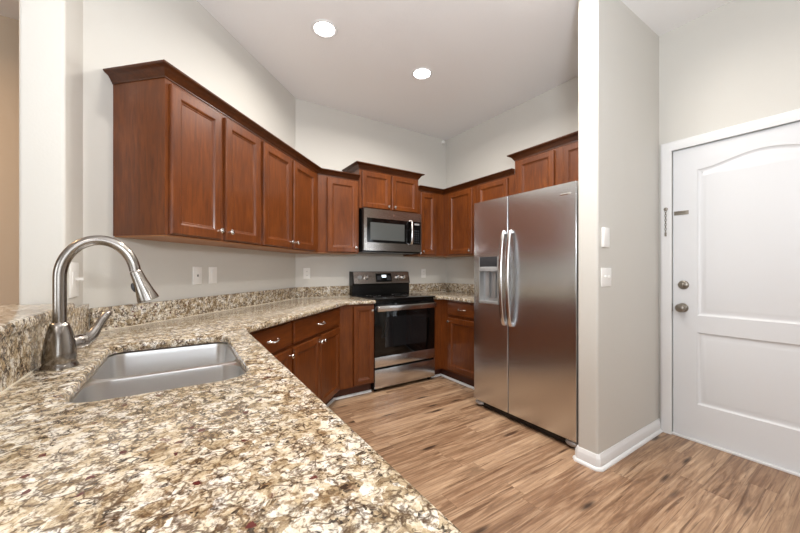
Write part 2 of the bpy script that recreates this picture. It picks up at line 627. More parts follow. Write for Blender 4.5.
# baseboards
BB = [(0, 0), (0.016, 0), (0.016, 0.062), (0.012, 0.070), (0.009, 0.080), (0.004, 0.088), (0, 0.088)]
SHOE = [(0.016, 0), (0.030, 0), (0.029, 0.008), (0.024, 0.015), (0.016, 0.019)]
path = [(EAST - 0.001, PY0), (PX + 0.010, PY0), (PX, PY0 + 0.010), (PX, PY1 - 0.010), (PX + 0.010, PY1), (PX + 0.05, PY1)]
path = path[::-1]
b = nb(); sweep(b, path, BB); sweep(b, path, SHOE)
struct('baseboard_partition', b, M['white'])
b = nb(); sweep(b, [(EAST, DY0 - 0.075), (EAST, SOUTH + 0.01)], BB)
struct('baseboard_right', b, M['white'])
b = nb(); sweep(b, [(-4.9, NORTH), (0.78, NORTH)], BB)
struct('baseboard_back', b, M['white'])

# door casing, threshold, door
CAS = [(0, 0.0), (0.012, 0.0), (0.016, 0.010), (0.016, 0.018), (0.020, 0.026), (0.020, 0.058), (0.014, 0.065), (0, 0.065)]
b = nb()
def casing(b):
    # mitred U around the opening; profile (proud, across)
    pts = [(DY1, 0.0), (DY1, DZ), (DY0, DZ), (DY0, 0.0)]
    dirs = [(1, 0), (1, 1), (-1, 1), (-1, 0)]
    rings = []
    for (y, z), (sy, sz) in zip(pts, dirs):
        rings.append([b.verts.new((EAST - pr, y + sy * ac, z + (sz * ac))) for pr, ac in CAS])
    k = len(CAS)
    for a, c in zip(rings, rings[1:]):
        for i in range(k):
            j = (i + 1) % k
            b.faces.new([a[i], a[j], c[j], c[i]])
    b.faces.new(rings[0][::-1]); b.faces.new(rings[-1])
casing(b)
struct('trim_1', b, M['white'])
struct('trim_2', box(nb(), EAST - 0.006, EAST + 0.128, DY0 - 0.002, DY1 + 0.002, 0, 0.015, 0.003), M['white'])

def panel_ring(b, loops, xs, faceend=True):
    rings = [[b.verts.new((x, p[0], p[1])) for p in lp] for lp, x in zip(loops, xs)]
    n = len(rings[0])
    for a, c in zip(rings, rings[1:]):
        for i in range(n):
            j = (i + 1) % n
            b.faces.new([a[i], a[j], c[j], c[i]])
    b.faces.new(rings[-1])
    return rings[0]

def entry_door():
    b = nb()
    xf, xb = EAST + 0.012, EAST + 0.052
    y0, y1, z0, z1 = DY0 + 0.002, DY1 - 0.003, 0.018, DZ - 0.004
    # outer face with two panel openings
    out = [(y1, z0), (y0, z0), (y0, z1), (y1, z1)]
    front = [b.verts.new((xf, p[0], p[1])) for p in out]
    back = [b.verts.new((xb, p[0], p[1])) for p in out]
    b.faces.new(back)
    for i in range(4):
        j = (i + 1) % 4
        b.faces.new([front[i], front[j], back[j], back[i]])
    ya, yb = 0.172, 0.806
    low = [(yb, 0.262), (ya, 0.262), (ya, 0.768), (yb, 0.768)]
    top = [(yb, 0.887), (ya, 0.887), (ya, 1.912)]
    for i in range(1, 24):
        t = i / 24
        y = ya + (yb - ya) * t
        s = 0.5 - 0.5 * math.cos(2 * PI * min(1, max(0, (t - 0.04) / 0.92)))
        s = s ** 0.8
        top.append((y, 1.912 + 0.058 * s))
    top.append((yb, 1.912))
    edges = []
    vs_all = [front]
    for lp in (low, top):
        def ins(d, lp=lp):
            q = inset([(p[0], p[1]) for p in lp], d)
            return q
        # orientation check
        a = sum(lp[i][0] * lp[(i + 1) % len(lp)][1] - lp[(i + 1) % len(lp)][0] * lp[i][1] for i in range(len(lp)))
        sg = 1 if a > 0 else -1
        loops = [lp, ins(0.004 * sg), ins(0.014 * sg), ins(0.022 * sg), ins(0.040 * sg), ins(0.052 * sg)]
        first = panel_ring(b, loops, [xf, xf + 0.005, xf + 0.010, xf + 0.010, xf + 0.004, xf + 0.002])
        vs_all.append(first)
    es = []
    for lp in vs_all:
        for i in range(len(lp)):
            u, v = lp[i], lp[(i + 1) % len(lp)]
            es.append(b.edges.get((u, v)) or b.edges.new((u, v)))
    bmesh.ops.triangle_fill(b, use_beauty=True, edges=es)
    d = solo('door_1', b, M['door'], structure=True, smooth=True)
    d['kind'] = 'structure'
    # knob and deadbolt with rosettes
    for nm, y, z, kn in (('door_knob', 0.886, 0.934, 1), ('deadbolt', 0.882, 1.099, 0)):
        k = nb()
        mt = aim((xf, y, z), (-1, 0, 0))
        if kn:
            lathe(k, [(0.033, 0), (0.033, 0.004), (0.028, 0.010), (0.014, 0.013), (0.012, 0.030), (0.020, 0.036), (0.029, 0.046), (0.030, 0.056), (0.024, 0.066), (0.010, 0.070), (0, 0.0705)], 28, mt)
        else:
            lathe(k, [(0.032, 0), (0.032, 0.006), (0.027, 0.014), (0.022, 0.016), (0, 0.0165)], 28, mt)
            box(k, xf - 0.030, xf - 0.015, y - 0.004, y + 0.004, z - 0.014, z + 0.014, 0.002)
        spart(d, nm, k, M['brass'], 'dark nickel door hardware')
    k = nb()
    box(k, xf - 0.004, xf, 0.852, 0.936, 1.606, 1.634, 0.001)
    box(k, xf - 0.008, xf - 0.004, 0.856, 0.932, 1.607, 1.613, 0.001)
    box(k, xf - 0.008, xf - 0.004, 0.856, 0.932, 1.627, 1.633, 0.001)
    spart(d, 'chain_track', k, M['brass'], 'dark nickel chain slide')
    k = nb()
    box(k, EAST + 0.0115, EAST + 0.016, DY1 - 0.003, DY1 + 0.001, 0.905, 0.96)
    spart(d, 'strike_plate', k, M['brass'])
    return d
entry_door()
# the hanging door chain is fixed to the casing
t = thing('door_chain', WF, EAST - 0.02, 0.976, 1.66, 'dark nickel security chain hanging from a bracket on the white door casing', 'door chain')
k = nb()
lathe(k, [(0.013, 0), (0.013, 0.004), (0.006, 0.008), (0, 0.009)], 16, aim((EAST - 0.0205, 0.976, 1.655), (-1, 0, 0)))
part(t, 'bracket', k, M['brass'])
k = nb()
for i in range(10):
    z = 1.640 - i * 0.0165
    pts = []
    for q in range(13):
        a = 2 * PI * q / 12
        u, vv = 0.0055 * math.cos(a), 0.0110 * math.sin(a)
        pts.append((EAST - 0.026 + (u if i % 2 else 0), 0.976 + (0 if i % 2 else u), z + vv))
    tube(k, pts, 0.0017, 6)
box(k, EAST - 0.030, EAST - 0.022, 0.970, 0.982, 1.455, 1.483, 0.002)
part(t, 'chain', k, M['brass'])

# ------------------------------------------------------------------ lamps in the ceiling
def downlight(x, y, label, power, col=(1, 0.95, 0.88)):
    t = thing('recessed_light', WF, x, y, CEIL, label, 'recessed light', 'recessed ceiling lights')
    k = nb()
    lathe(k, [(0.095, 0), (0.096, -0.003), (0.090, -0.007), (0.076, -0.005), (0.072, 0.0), (0.072, -0.0005)], 40, Matrix.Translation((x, y, CEIL)), cap=False)
    part(t, 'trim_ring', k, M['white'], 'white trim ring')
    k = nb()
    lathe(k, [(0.0735, -0.0015), (0.05, -0.004), (0, -0.005)], 32, Matrix.Translation((x, y, CEIL)), cap=False)
    part(t, 'lens', k, M['can'], 'glowing white lens')
    l = bpy.data.lights.new('recessed_lamp', 'AREA')
    l.shape = 'DISK'; l.size = 0.14; l.energy = power; l.color = col
    l.spread = math.radians(160)
    o = bpy.data.objects.new('recessed_lamp', l)
    o.location = (0, 0, -0.012)
    o.parent = t
    C.objects.link(o)
    return t
downlight(0.875, 2.337, 'lit round recessed ceiling light, the larger one nearer the camera', 10)
downlight(1.805, 2.387, 'lit round recessed ceiling light, the smaller one deeper in the kitchen', 17)
t = downlight(-1.9, 2.5, 'warm recessed ceiling light in the room beyond the half wall', 20, (1.0, 0.66, 0.36))
downlight(0.87, 1.10, 'unseen recessed ceiling light added above the middle of the peninsula to brighten the kitchen', 15)  # added out of view to brighten the back of the kitchen
downlight(1.80, 1.10, 'unseen recessed ceiling light added above the floor in front of the refrigerator to brighten the kitchen', 17)  # second downlight added above the view to lift the range wall
t = downlight(2.2, -1.2, 'lit recessed ceiling light in the entry behind the camera', 8)

# small round sensor high in the corner
k = nb()
lathe(k, [(0.024, 0), (0.025, 0.012), (0.020, 0.030), (0.010, 0.038), (0, 0.040)], 20, aim((2.955, NORTH, 2.925), (-0.25, -1, -0.1)))
solo('motion_sensor', k, M['plate'], 'small round white sensor high in the corner above the wall cabinets', 'sensor', loc=(2.955, NORTH, 2.925))

# ------------------------------------------------------------------ wall plates
def wall_plate(frame, x, z, kind, label, name='outlet', yface=0.0, cat='outlet', w=0.072, h=0.116, group=None):
    t = thing(name, frame, x, yface, z, label, cat, group)
    k = box(nb(), x - w / 2, x + w / 2, yface - 0.006, yface + 0.001, z - h / 2, z + h / 2, 0.0025)
    part(t, 'cover_plate', k, M['plate'])
    if kind == 'duplex':
        for dz in (-0.02, 0.02):
            k = nb()
            pts = rounded([(-0.017, -0.014), (0.017, -0.014), (0.017, 0.014), (-0.017, 0.014)], 0.008, 5)
            lo = [k.verts.new((x + p[0], yface - 0.0055, z + dz + p[1])) for p in pts]
            hi = [k.verts.new((x + p[0], yface - 0.0080, z + dz + p[1])) for p in pts]
            k.faces.new(hi); n = len(pts)
            for i in range(n):
                k.faces.new([lo[i], lo[(i + 1) % n], hi[(i + 1) % n], hi[i]])
            s = part(t, 'socket', k, M['plate'])
            k = nb()
            for dx in (-0.006, 0.006):
                box(k, x + dx - 0.001, x + dx + 0.001, yface - 0.0086, yface - 0.0078, z + dz - 0.003, z + dz + 0.006)
            part(t, 'slots', k, M['slot'], sub=s)
    elif kind == 'decora':
        k = box(nb(), x - 0.0165, x + 0.0165, yface - 0.009, yface - 0.005, z - 0.033, z + 0.033, 0.0015)
        part(t, 'rocker', k, M['plate'])
    elif kind == 'toggle':
        k = box(nb(), x - 0.005, x + 0.005, yface - 0.024, yface - 0.005, z - 0.004, z + 0.008, 0.002)
        part(t, 'toggle', k, M['plate'])
    elif kind == 'jack':
        k = box(nb(), x - 0.005, x + 0.005, yface - 0.008, yface - 0.005, z - 0.007, z + 0.007, 0.001)
        part(t, 'jack', k, M['slot'])
    elif kind == 'double':
        for dx in (-0.023, 0.023):
            k = box(nb(), x + dx - 0.005, x + dx + 0.005, yface - 0.018, yface - 0.005, z - 0.003, z + 0.009, 0.002)
            part(t, 'toggle', k, M['plate'])
    return t
wall_plate(FA, 1.864, 1.170, 'jack', 'white wall jack plate left of its neighbour under the long row of cabinets', 'wall_jack', cat='wall jack')
wall_plate(FA, 1.998, 1.170, 'decora', 'white rocker switch plate right of the jack plate under the long row of cabinets', 'light_switch', cat='switch')
wall_plate(FB, 1.095, 1.168, 'duplex', 'white outlet on the wall left of the range above the backsplash')
wall_plate(FB, 2.625, 1.160, 'duplex', 'white outlet on the wall right of the range below the corner cabinet')
FS = Frame(0, PY0, 0)
wall_plate(FS, 2.204, 1.162, 'double', 'wide white double light switch on the partition, the lower plate', 'light_switch', cat='switch', w=0.122)
t = thing('wall_keypad', FS, 2.188, 0, 1.407, 'narrow blank white keypad plate on the partition above the double switch', 'keypad')
k = box(nb(), 2.148, 2.226, -0.014, 0.001, 1.346, 1.468, 0.004)
part(t, 'housing', k, M['plate'])
k = box(nb(), 2.154, 2.220, -0.0155, -0.0135, 1.352, 1.462, 0.001)
part(t, 'cover', k, M['plate'])
FCOL = Frame(-0.379, 0, 90)
t = wall_plate(FCOL, 1.915, 1.167, 'plain', 'white switch plate with a toggle on the side of the column behind the faucet', 'light_switch', cat='switch', h=0.146, w=0.125)
k = box(nb(), 1.925, 1.935, -0.030, -0.005, 1.163, 1.175, 0.002)
part(t, 'toggle', k, M['plate'])
k = box(nb(), 1.872, 1.905, -0.009, -0.005, 1.134, 1.200, 0.0015)
part(t, 'rocker', k, M['plate'])

# ------------------------------------------------------------------ cabinetry
KNOB = [(0.0065, 0), (0.0050, 0.004), (0.0045, 0.012), (0.008, 0.016), (0.0135, 0.020), (0.0150, 0.024), (0.0130, 0.028), (0.006, 0.0305), (0, 0.031)]

def slab_front(b, x0, x1, z0, z1, yf, t=0.02, panel=True, m=0.056):
    """framed door front in a wall frame (front faces -y)"""
    prof = [(0, yf + t), (0, yf + 0.008), (0.0020, yf + 0.0030), (0.0065, yf)]
    if panel:
        prof += [(m - 0.006, yf), (m - 0.001, yf + 0.0020), (m + 0.005, yf + 0.0085), (m + 0.009, yf + 0.0090), (m + 0.013, yf + 0.0120)]
    else:
        prof += [(0.010, yf)]
    rings = []
    for d, y in prof:
        rings.append([b.verts.new((x, y, z)) for x, z in ((x0 + d, z0 + d), (x1 - d, z0 + d), (x1 - d, z1 - d), (x0 + d, z1 - d))])
    b.faces.new(rings[0][::-1])
    for a, c in zip(rings, rings[1:]):
        for i in range(4):
            j = (i + 1) % 4
            b.faces.new([a[i], a[j], c[j], c[i]])
    b.faces.new(rings[-1])
    return b

def door(root, x0, x1, z0, z1, yf, knob=None, name='door', m=0.056):
    d = part(root, name, slab_front(nb(), x0, x1, z0, z1, yf, m=m), M['cherry'], ang=20)
    if knob:
        k = lathe(nb(), KNOB, 18, aim((knob[0], yf, knob[1]), (0, -1, 0)))
        part(root, 'knob', k, M['knob'], 'polished nickel knob', sub=d)
    return d

def drawer(root, x0, x1, z0, z1, yf, px, pw=0.05):
    d = part(root, 'drawer', slab_front(nb(), x0, x1, z0, z1, yf, panel=False), M['cherry_h'], ang=20)
    zc = (z0 + z1) / 2
    b = nb()
    pts = []
    n = 14
    for i in range(n + 1):
        t = i / n
        xx = px - pw + 2 * pw * t
        yy = yf - 0.006 - 0.022 * math.sin(PI * t) ** 0.7
        zz = zc - 0.007 * math.sin(2 * PI * t * 1.0) * 0.4 - 0.004 * math.sin(PI * t)
        pts.append((xx, yy, zz))
    rad = [0.0075 - 0.0032 * math.sin(PI * i / n) for i in range(n + 1)]
    tube(b, pts, rad, 10)
    for s in (-1, 1):
        lathe(b, [(0.009, 0), (0.0075, 0.004), (0.005, 0.008)], 12, aim((px + s * pw, yf, zc), (0, -1, 0)))
    part(root, 'pull', b, M['knob'], 'polished nickel pull', sub=d)
    return d

def body_poly(root, pts, z0, z1, name='body', mat='cherry', under=False):
    fr, off = INFO[root.name]
    part(root, name, prism(nb(), pts, z0 + (0.0 if not under else 0.006), z1), M[mat])
    if under:
        # recessed pale bottom board inside a slim face-frame lip
        part(root, 'underside', prism(nb(), inset(pts, 0.004), z0, z0 + 0.0055), M['maple'], 'pale wood underside')

def loc_pts(frame, world_pts):
    out = [frame.from_world(p[0], p[1]) for p in world_pts]
    out = [(p.x, p.y) for p in out]
    a = sum(out[i][0] * out[(i + 1) % len(out)][1] - out[(i + 1) % len(out)][0] * out[i][1] for i in range(len(out)))
    return out if a > 0 else out[::-1]

def ccw(pts):
    a = sum(pts[i][0] * pts[(i + 1) % len(pts)][1] - pts[(i + 1) % len(pts)][0] * pts[i][1] for i in range(len(pts)))
    return pts if a > 0 else pts[::-1]

UZ0, UZ1, TZ0, TZ1 = 1.372, 2.134, 1.862, 2.256
UG = 'cherry wall cabinets'
BG = 'cherry base cabinets'
G = 0.0015
# long diagonal wall: two double-door cabinets
t = thing('wall_cabinet', FA, 1.338, 0, UZ0, 'cherry double-door wall cabinet at the open left end of the long row, side panel showing', 'wall cabinet', UG)
body_poly(t, ccw([(1.338, -0.001), (1.338, -0.31), (2.083, -0.31), (2.083, -0.001)]), UZ0, UZ1, under=True)
door(t, 1.358, 1.694, UZ0 + 0.012, UZ1 - 0.020, -0.331, (1.668, UZ0 + 0.062))
door(t, 1.726, 2.062, UZ0 + 0.012, UZ1 - 0.020, -0.331, (1.752, UZ0 + 0.062))
t = thing('wall_cabinet', FA, 2.086, 0, UZ0, 'cherry double-door wall cabinet second in the long row, ending at the inside corner', 'wall cabinet', UG)
cA = FA.from_world(1.106, 3.132)
cAw = FA.from_world(0.978, NORTH)
body_poly(t, ccw([(2.086, -0.001), (2.086, -0.31), (cA.x - G, -0.31), (cAw.x - G, -0.001)]), UZ0, UZ1, under=True)
door(t, 2.102, 2.482, UZ0 + 0.012, UZ1 - 0.020, -0.331, (2.456, UZ0 + 0.062))
door(t, 2.516, 2.914, UZ0 + 0.012, UZ1 - 0.020, -0.331, (2.542, UZ0 + 0.062))
# range wall, left of the microwave
t = thing('wall_cabinet', FB, 1.33, 0, UZ0, 'cherry single-door wall cabinet between the diagonal row and the microwave', 'wall cabinet', UG)
body_poly(t, loc_pts(FB, [(0.979 + G, NORTH - 0.001), (1.106 + G, 3.132), (1.542, 3.132), (1.542, NORTH - 0.001)]), UZ0, UZ1, under=True)
door(t, 1.195, 1.522, UZ0 + 0.012, UZ1 - 0.020, 3.111 - NORTH, (1.496, UZ0 + 0.062))
# above the microwave
MY = 3.100 - NORTH
t = thing('wall_cabinet', FB, 1.92, 0, TZ0 - 0.012, 'raised cherry wall cabinet with two short doors above the microwave', 'wall cabinet', UG)
body_poly(t, ccw([(1.5445, -0.001), (1.5445, MY + 0.021), (2.306, MY + 0.021), (2.306, -0.001)]), TZ0 - 0.012, TZ1)
door(t, 1.572, 1.916, TZ0 - 0.002, TZ1 - 0.018, MY, (1.886, TZ0 + 0.030), m=0.05)
door(t, 1.936, 2.280, TZ0 - 0.002, TZ1 - 0.018, MY, (1.966, TZ0 + 0.030), m=0.05)
CR = [(0.0, 0.0), (0.005, 0.0), (0.005, 0.006), (0.010, 0.010), (0.015, 0.020), (0.024, 0.032), (0.034, 0.037), (0.041, 0.040), (0.047, 0.044), (0.048, 0.051), (0.0, 0.051)]
def crown_prof(z, s=1.0):
    return [(o * s, z + h * s) for o, h in CR]
def crown_part(root, world_path, z, s=1.0, name='crown_moulding'):
    fr, off = INFO[root.name]
    pts = [fr.from_world(p[0], p[1]) for p in world_path]
    b = sweep(nb(), [(p.x, p.y) for p in pts], crown_prof(z, s))
    part(root, name, b, M['crown'], ang=25, label='darker cherry crown')
    return
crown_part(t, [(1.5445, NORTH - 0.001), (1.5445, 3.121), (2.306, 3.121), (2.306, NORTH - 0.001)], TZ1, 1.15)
# corner right of the microwave
t = thing('wall_cabinet', FB, 2.52, 0, UZ0, 'cherry single-door wall cabinet right of the microwave in the far corner', 'wall cabinet', UG)
body_poly(t, loc_pts(FB, [(2.3085, NORTH - 0.001), (2.3085, 3.132), (2.705 - G, 3.132), (2.705 - G, NORTH - 0.001)]), UZ0, UZ1, under=True)
door(t, 2.338, 2.568, UZ0 + 0.012, UZ1 - 0.020, 3.111 - NORTH, (2.364, UZ0 + 0.050))
# refrigerator wall
t = thing('wall_cabinet', FC, 0.55, 0, UZ0, 'cherry single-door wall cabinet left of the refrigerator top, full height', 'wall cabinet', UG)
body_poly(t, loc_pts(FC, [(2.705, NORTH - 0.001), (2.705, 2.613), (EAST - 0.001, 2.613), (EAST - 0.001, NORTH - 0.001)]), UZ0, UZ1, under=True)
door(t, NORTH - 3.030, NORTH - 2.636, UZ0 + 0.012, UZ1 - 0.020, -0.331, (NORTH - 2.662, UZ0 + 0.050))
t = thing('wall_cabinet', FC, 1.10, 0, TZ0, 'short cherry wall cabinet behind the left part of the refrigerator top', 'wall cabinet', UG)
body_poly(t, loc_pts(FC, [(2.705, 2.611), (2.705, 2.087), (EAST - 0.001, 2.087), (EAST - 0.001, 2.611)]), TZ0, UZ1)
door(t, NORTH - 2.556, NORTH - 2.160, TZ0 + 0.012, UZ1 - 0.020, -0.331, m=0.05)
t = thing('wall_cabinet', FC, 1.83, 0, TZ0, 'raised cherry wall cabinet above the refrigerator against the partition', 'wall cabinet', UG)
body_poly(t, loc_pts(FC, [(2.705, 2.085), (2.705, 1.152), (EAST - 0.001, 1.152), (EAST - 0.001, 2.085)]), TZ0, TZ1 + 0.005)
door(t, NORTH - 2.040, NORTH - 1.672, TZ0 + 0.012, TZ1 - 0.013, -0.331, m=0.05)
door(t, NORTH - 1.590, NORTH - 1.180, TZ0 + 0.012, TZ1 - 0.013, -0.331, m=0.05)
crown_part(t, [(EAST - 0.001, 2.085), (2.705, 2.085), (2.705, 1.152)], TZ1 + 0.005, 1.15)
# continuous crowns of the lower rows
w0 = FA.to_world(1.338, -0.001); w1 = FA.to_world(1.338, -0.31)
b = sweep(nb(), [(w0.x, w0.y), (w1.x, w1.y), (1.106, 3.132), (1.5435, 3.132)], crown_prof(UZ1))
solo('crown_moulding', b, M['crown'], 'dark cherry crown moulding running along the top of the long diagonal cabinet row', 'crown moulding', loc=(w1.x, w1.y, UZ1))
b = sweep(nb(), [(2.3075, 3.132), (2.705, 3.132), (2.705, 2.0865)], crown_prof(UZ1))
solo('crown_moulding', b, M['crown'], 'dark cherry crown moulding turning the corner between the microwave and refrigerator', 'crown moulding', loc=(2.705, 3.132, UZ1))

# ---- base cabinets
BZ0, BZ1 = 0.105, 0.880
def toe(root, pts):
    part(root, 'toe_kick', prism(nb(), pts, 0.0, BZ0), M['kick'])
pA = FA.from_world(0.2385, 1.8825)      # inner corner with the peninsula
t = thing('base_cabinet', FA, 1.76, 0, 0, 'cherry base cabinet with drawer and door, half hidden by the peninsula countertop', 'base cabinet', BG)
body_poly(t, ccw([(1.49, -0.001), (1.49, -0.58), (2.018, -0.58), (2.018, -0.001)]), BZ0, BZ1)
toe(t, ccw([(1.49, -0.001), (1.49, -0.515), (2.018, -0.515), (2.018, -0.001)]))
drawer(t, 1.545, 2.006, 0.712, 0.862, -0.601, 1.79)
door(t, 1.545, 2.006, 0.118, 0.688, -0.601, (1.980, 0.645))
t = thing('base_cabinet', FA, 2.44, 0, 0, 'cherry base cabinet with one wide drawer over two doors on the diagonal run', 'base cabinet', BG)
cF = FA.from_world(1.206, 2.850)
body_poly(t, ccw([(2.020, -0.001), (2.020, -0.58), (cF.x - G, -0.58), (cAw.x - G, -0.001)]), BZ0, BZ1)
cT = FA.from_world(1.206 - 0.028, 2.915)
toe(t, ccw([(2.020, -0.001), (2.020, -0.515), (cT.x, -0.515), (cAw.x - 0.02, -0.001)]))
drawer(t, 2.032, 2.842, 0.712, 0.862, -0.601, 2.445)
door(t, 2.032, 2.440, 0.118, 0.688, -0.601, (2.414, 0.645))
door(t, 2.452, 2.842, 0.118, 0.688, -0.601, (2.478, 0.645))
t = thing('base_cabinet', FB, 1.40, 0, 0, 'narrow cherry base cabinet with one tall door just left of the range', 'base cabinet', BG)
body_poly(t, loc_pts(FB, [(0.979 + G, NORTH - 0.001), (1.206 + G, 2.851), (1.570, 2.851), (1.570, NORTH - 0.001)]), BZ0, BZ1)
toe(t, loc_pts(FB, [(1.02, NORTH - 0.001), (1.182, 2.916), (1.570, 2.916), (1.570, NORTH - 0.001)]))
door(t, 1.345, 1.556, 0.118, 0.862, 2.830 - NORTH, (1.532, 0.815), m=0.045)
t = thing('base_cabinet', FC, 0.95, 0, 0, 'cherry corner base cabinet with drawer and door between range and refrigerator', 'base cabinet', BG)
body_poly(t, loc_pts(FC, [(2.430, 2.15), (EAST - 0.001, 2.15), (EAST - 0.001, NORTH - 0.001), (2.338, NORTH - 0.001), (2.338, 2.851), (2.430, 2.851)]), BZ0, BZ1)
toe(t, loc_pts(FC, [(2.478, 2.15), (EAST - 0.001, 2.15), (EAST - 0.001, NORTH - 0.001), (2.338, NORTH - 0.001), (2.338, 2.925), (2.478, 2.925)]))
drawer(t, NORTH - 2.725, NORTH - 2.200, 0.722, 0.862, -0.606, NORTH - 2.51)
door(t, NORTH - 2.725, NORTH - 2.200, 0.130, 0.690, -0.606, (NORTH - 2.700, 0.650))
# peninsula units (their fronts look into the kitchen below the counter)
t = thing('base_cabinet', FP, 0.60, 0, 0, 'cherry base cabinet under the free end of the peninsula', 'base cabinet', BG)
body_poly(t, ccw([(0.20, -0.004), (0.20, -0.575), (0.948, -0.575), (0.948, -0.004)]), BZ0, BZ1)
toe(t, ccw([(0.20, -0.004), (0.20, -0.515), (0.948, -0.515), (0.948, -0.004)]))
drawer(t, 0.22, 0.935, 0.712, 0.862, -0.596, 0.58)
door(t, 0.22, 0.574, 0.118, 0.688, -0.596, (0.550, 0.645))
door(t, 0.582, 0.935, 0.118, 0.688, -0.596, (0.606, 0.645))
t = thing('base_cabinet', FP, 1.35, 0, 0, 'cherry sink base cabinet under the peninsula', 'base cabinet', BG)
b = nb()
box(b, 0.952, 1.730, -0.575, -0.555, BZ0, BZ1)
box(b, 0.952, 0.966, -0.555, -0.004, BZ0, BZ1)
box(b, 1.712, 1.730, -0.555, -0.004, BZ0, BZ1)
box(b, 0.966, 1.712, -0.555, -0.004, BZ0, BZ0 + 0.018)
part(t, 'body', b, M['cherry'])
toe(t, ccw([(0.952, -0.004), (0.952, -0.515), (1.730, -0.515), (1.730, -0.004)]))
part(t, 'filler_panel', box(nb(), 1.731, 1.868, -0.575, -0.555, BZ0, BZ1), M['cherry'])
part(t, 'false_front', slab_front(nb(), 0.965, 1.715, 0.712, 0.862, -0.596, panel=False), M['cherry_h'], ang=20)
door(t, 0.965, 1.336, 0.118, 0.688, -0.596, (1.310, 0.645))
door(t, 1.344, 1.715, 0.118, 0.688, -0.596, (1.370, 0.645))

# white shoe moulding along the toe kicks
SH = [(0.0, 0.0), (0.014, 0.0), (0.013, 0.009), (0.008, 0.016), (0.0, 0.020)]
def wp(fr, x, y):
    v = fr.to_world(x, y); return (v.x, v.y)
b = nb()
sweep(b, [wp(FA, 1.49, -0.5155), wp(FA, cT.x, -0.5155), (1.181, 2.9155), (1.572, 2.9155)][0:1] + [(1.1775, 2.9155)] + [(1.5715, 2.9155)], SH)
struct('trim_3', b, M['white'])
b = nb()
sweep(b, [(2.337, 2.9245), (2.4775, 2.9245), (2.4775, 2.14)], SH)
struct('trim_4', b, M['white'])

# ------------------------------------------------------------------ stone tops
CT0, CT1 = 0.882, 0.914
outer = [(-0.374, 0.16), (0.269, 0.16), (0.269, 1.828), (1.253, 2.812), (1.5735, 2.812), (1.5735, NORTH - 0.001), (0.979, NORTH - 0.001), (-0.374, 2.091)]
outer = rounded(outer, [0, 0.045, 0.012, 0.02, 0.006, 0, 0, 0], 8)
SX0, SX1, SY0, SY1 = -0.226, 0.166, 1.008, 1.695
hole = rounded([(SX0, SY0), (SX1, SY0), (SX1, SY1), (SX0, SY1)], [0.075, 0.085, 0.05, 0.05], 8)
t = thing('granite_countertop', WF, 0, 1.2, CT0, 'speckled cream granite countertop covering the peninsula and the run left of the range', 'countertop')
part(t, 'slab', slab(nb(), outer, hole, CT0, CT1, 0.009), M['granite'])
b = prism(nb(), loc_pts(WF, [wp(FA, 1.2305, -0.001), wp(FA, 1.2305, -0.021), (0.9785 + 0.0083, NORTH - 0.0215), (0.9785, NORTH - 0.002)]), CT1 + 0.0005, 1.028)
b.free()
def splash(p0, p1, fr, x0, x1, y=-0.001, th=0.020, z0=CT1, z1=1.028):
    return None
b = nb()
prism(b, loc_pts(WF, [wp(FA, 1.232, -0.001), wp(FA, 1.232, -0.021), (0.986, 3.4208), (0.978, 3.441)]), CT1, 1.028, 0.0015)
part(t, 'backsplash', b, M['granite'])
b = nb()
prism(b, loc_pts(WF, [(0.981, 3.441), (0.989, 3.4208), (1.5735, 3.4208), (1.5735, 3.441)]), CT1, 1.028, 0.0015)
part(t, 'backsplash', b, M['granite'])
b = nb()
prism(b, [(-0.3775, 0.20), (-0.361, 0.20), (-0.361, 1.800), (-0.3775, 1.800)], CT1, 1.0435)
prism(b, [(-0.3775, 1.800), (-0.361, 1.800), (-0.361, 2.1005), (-0.3775, 2.084)], CT1, 1.050)
part(t, 'riser', b, M['granite'], 'granite riser below the raised ledge')
b = nb()
box(b, -0.3612, -0.3575, 0.20, 2.090, CT1 - 0.001, CT1 + 0.003)
prism(b, loc_pts(WF, [wp(FA, 1.235, -0.020), wp(FA, 1.235, -0.0245), (0.990, 3.417), (0.985, 3.422)]), CT1 - 0.001, CT1 + 0.003)
box(b, 0.992, 1.5735, 3.4165, 3.422, CT1 - 0.001, CT1 + 0.003)
part(t, 'caulk_line', b, M['caulk'], 'pale caulk line')
outer2 = rounded([(2.3385, 2.800), (2.382, 2.800), (2.382, 2.130), (EAST - 0.001, 2.130), (EAST - 0.001, NORTH - 0.001), (2.3385, NORTH - 0.001)][::1], 0, 1)
t = thing('granite_countertop', WF, 2.7, 2.9, CT0, 'short speckled granite countertop in the corner between range and refrigerator', 'countertop')
part(t, 'slab', slab(nb(), ccw(outer2), None, CT0, CT1, 0.008), M['granite'])
part(t, 'backsplash', box(nb(), 2.3385, 2.993, 3.421, 3.441, CT1, 1.028, 0.0015), M['granite'])
part(t, 'backsplash', box(nb(), 2.994, 3.014, 2.13, 3.441, CT1, 1.028, 0.0015), M['granite'])
part(t, 'caulk_line', box(nb(), 2.34, 2.992, 3.4165, 3.4215, CT1 - 0.001, CT1 + 0.003), M['caulk'], 'pale caulk line')
# raised ledge on the half wall, wrapping the column foot
led = [(-0.80, 0.16), (-0.350, 0.16), (-0.350, 1.799), (-0.505, 1.799), (-0.505, 1.86), (-0.80, 1.86)]
t = solo('raised_ledge', slab(nb(), led, None, 1.0445, 1.080, 0.010), M['granite'], 'raised granite bar ledge on the half wall ending at the column', 'bar ledge', loc=(-0.5, 1.0, 1.0445))

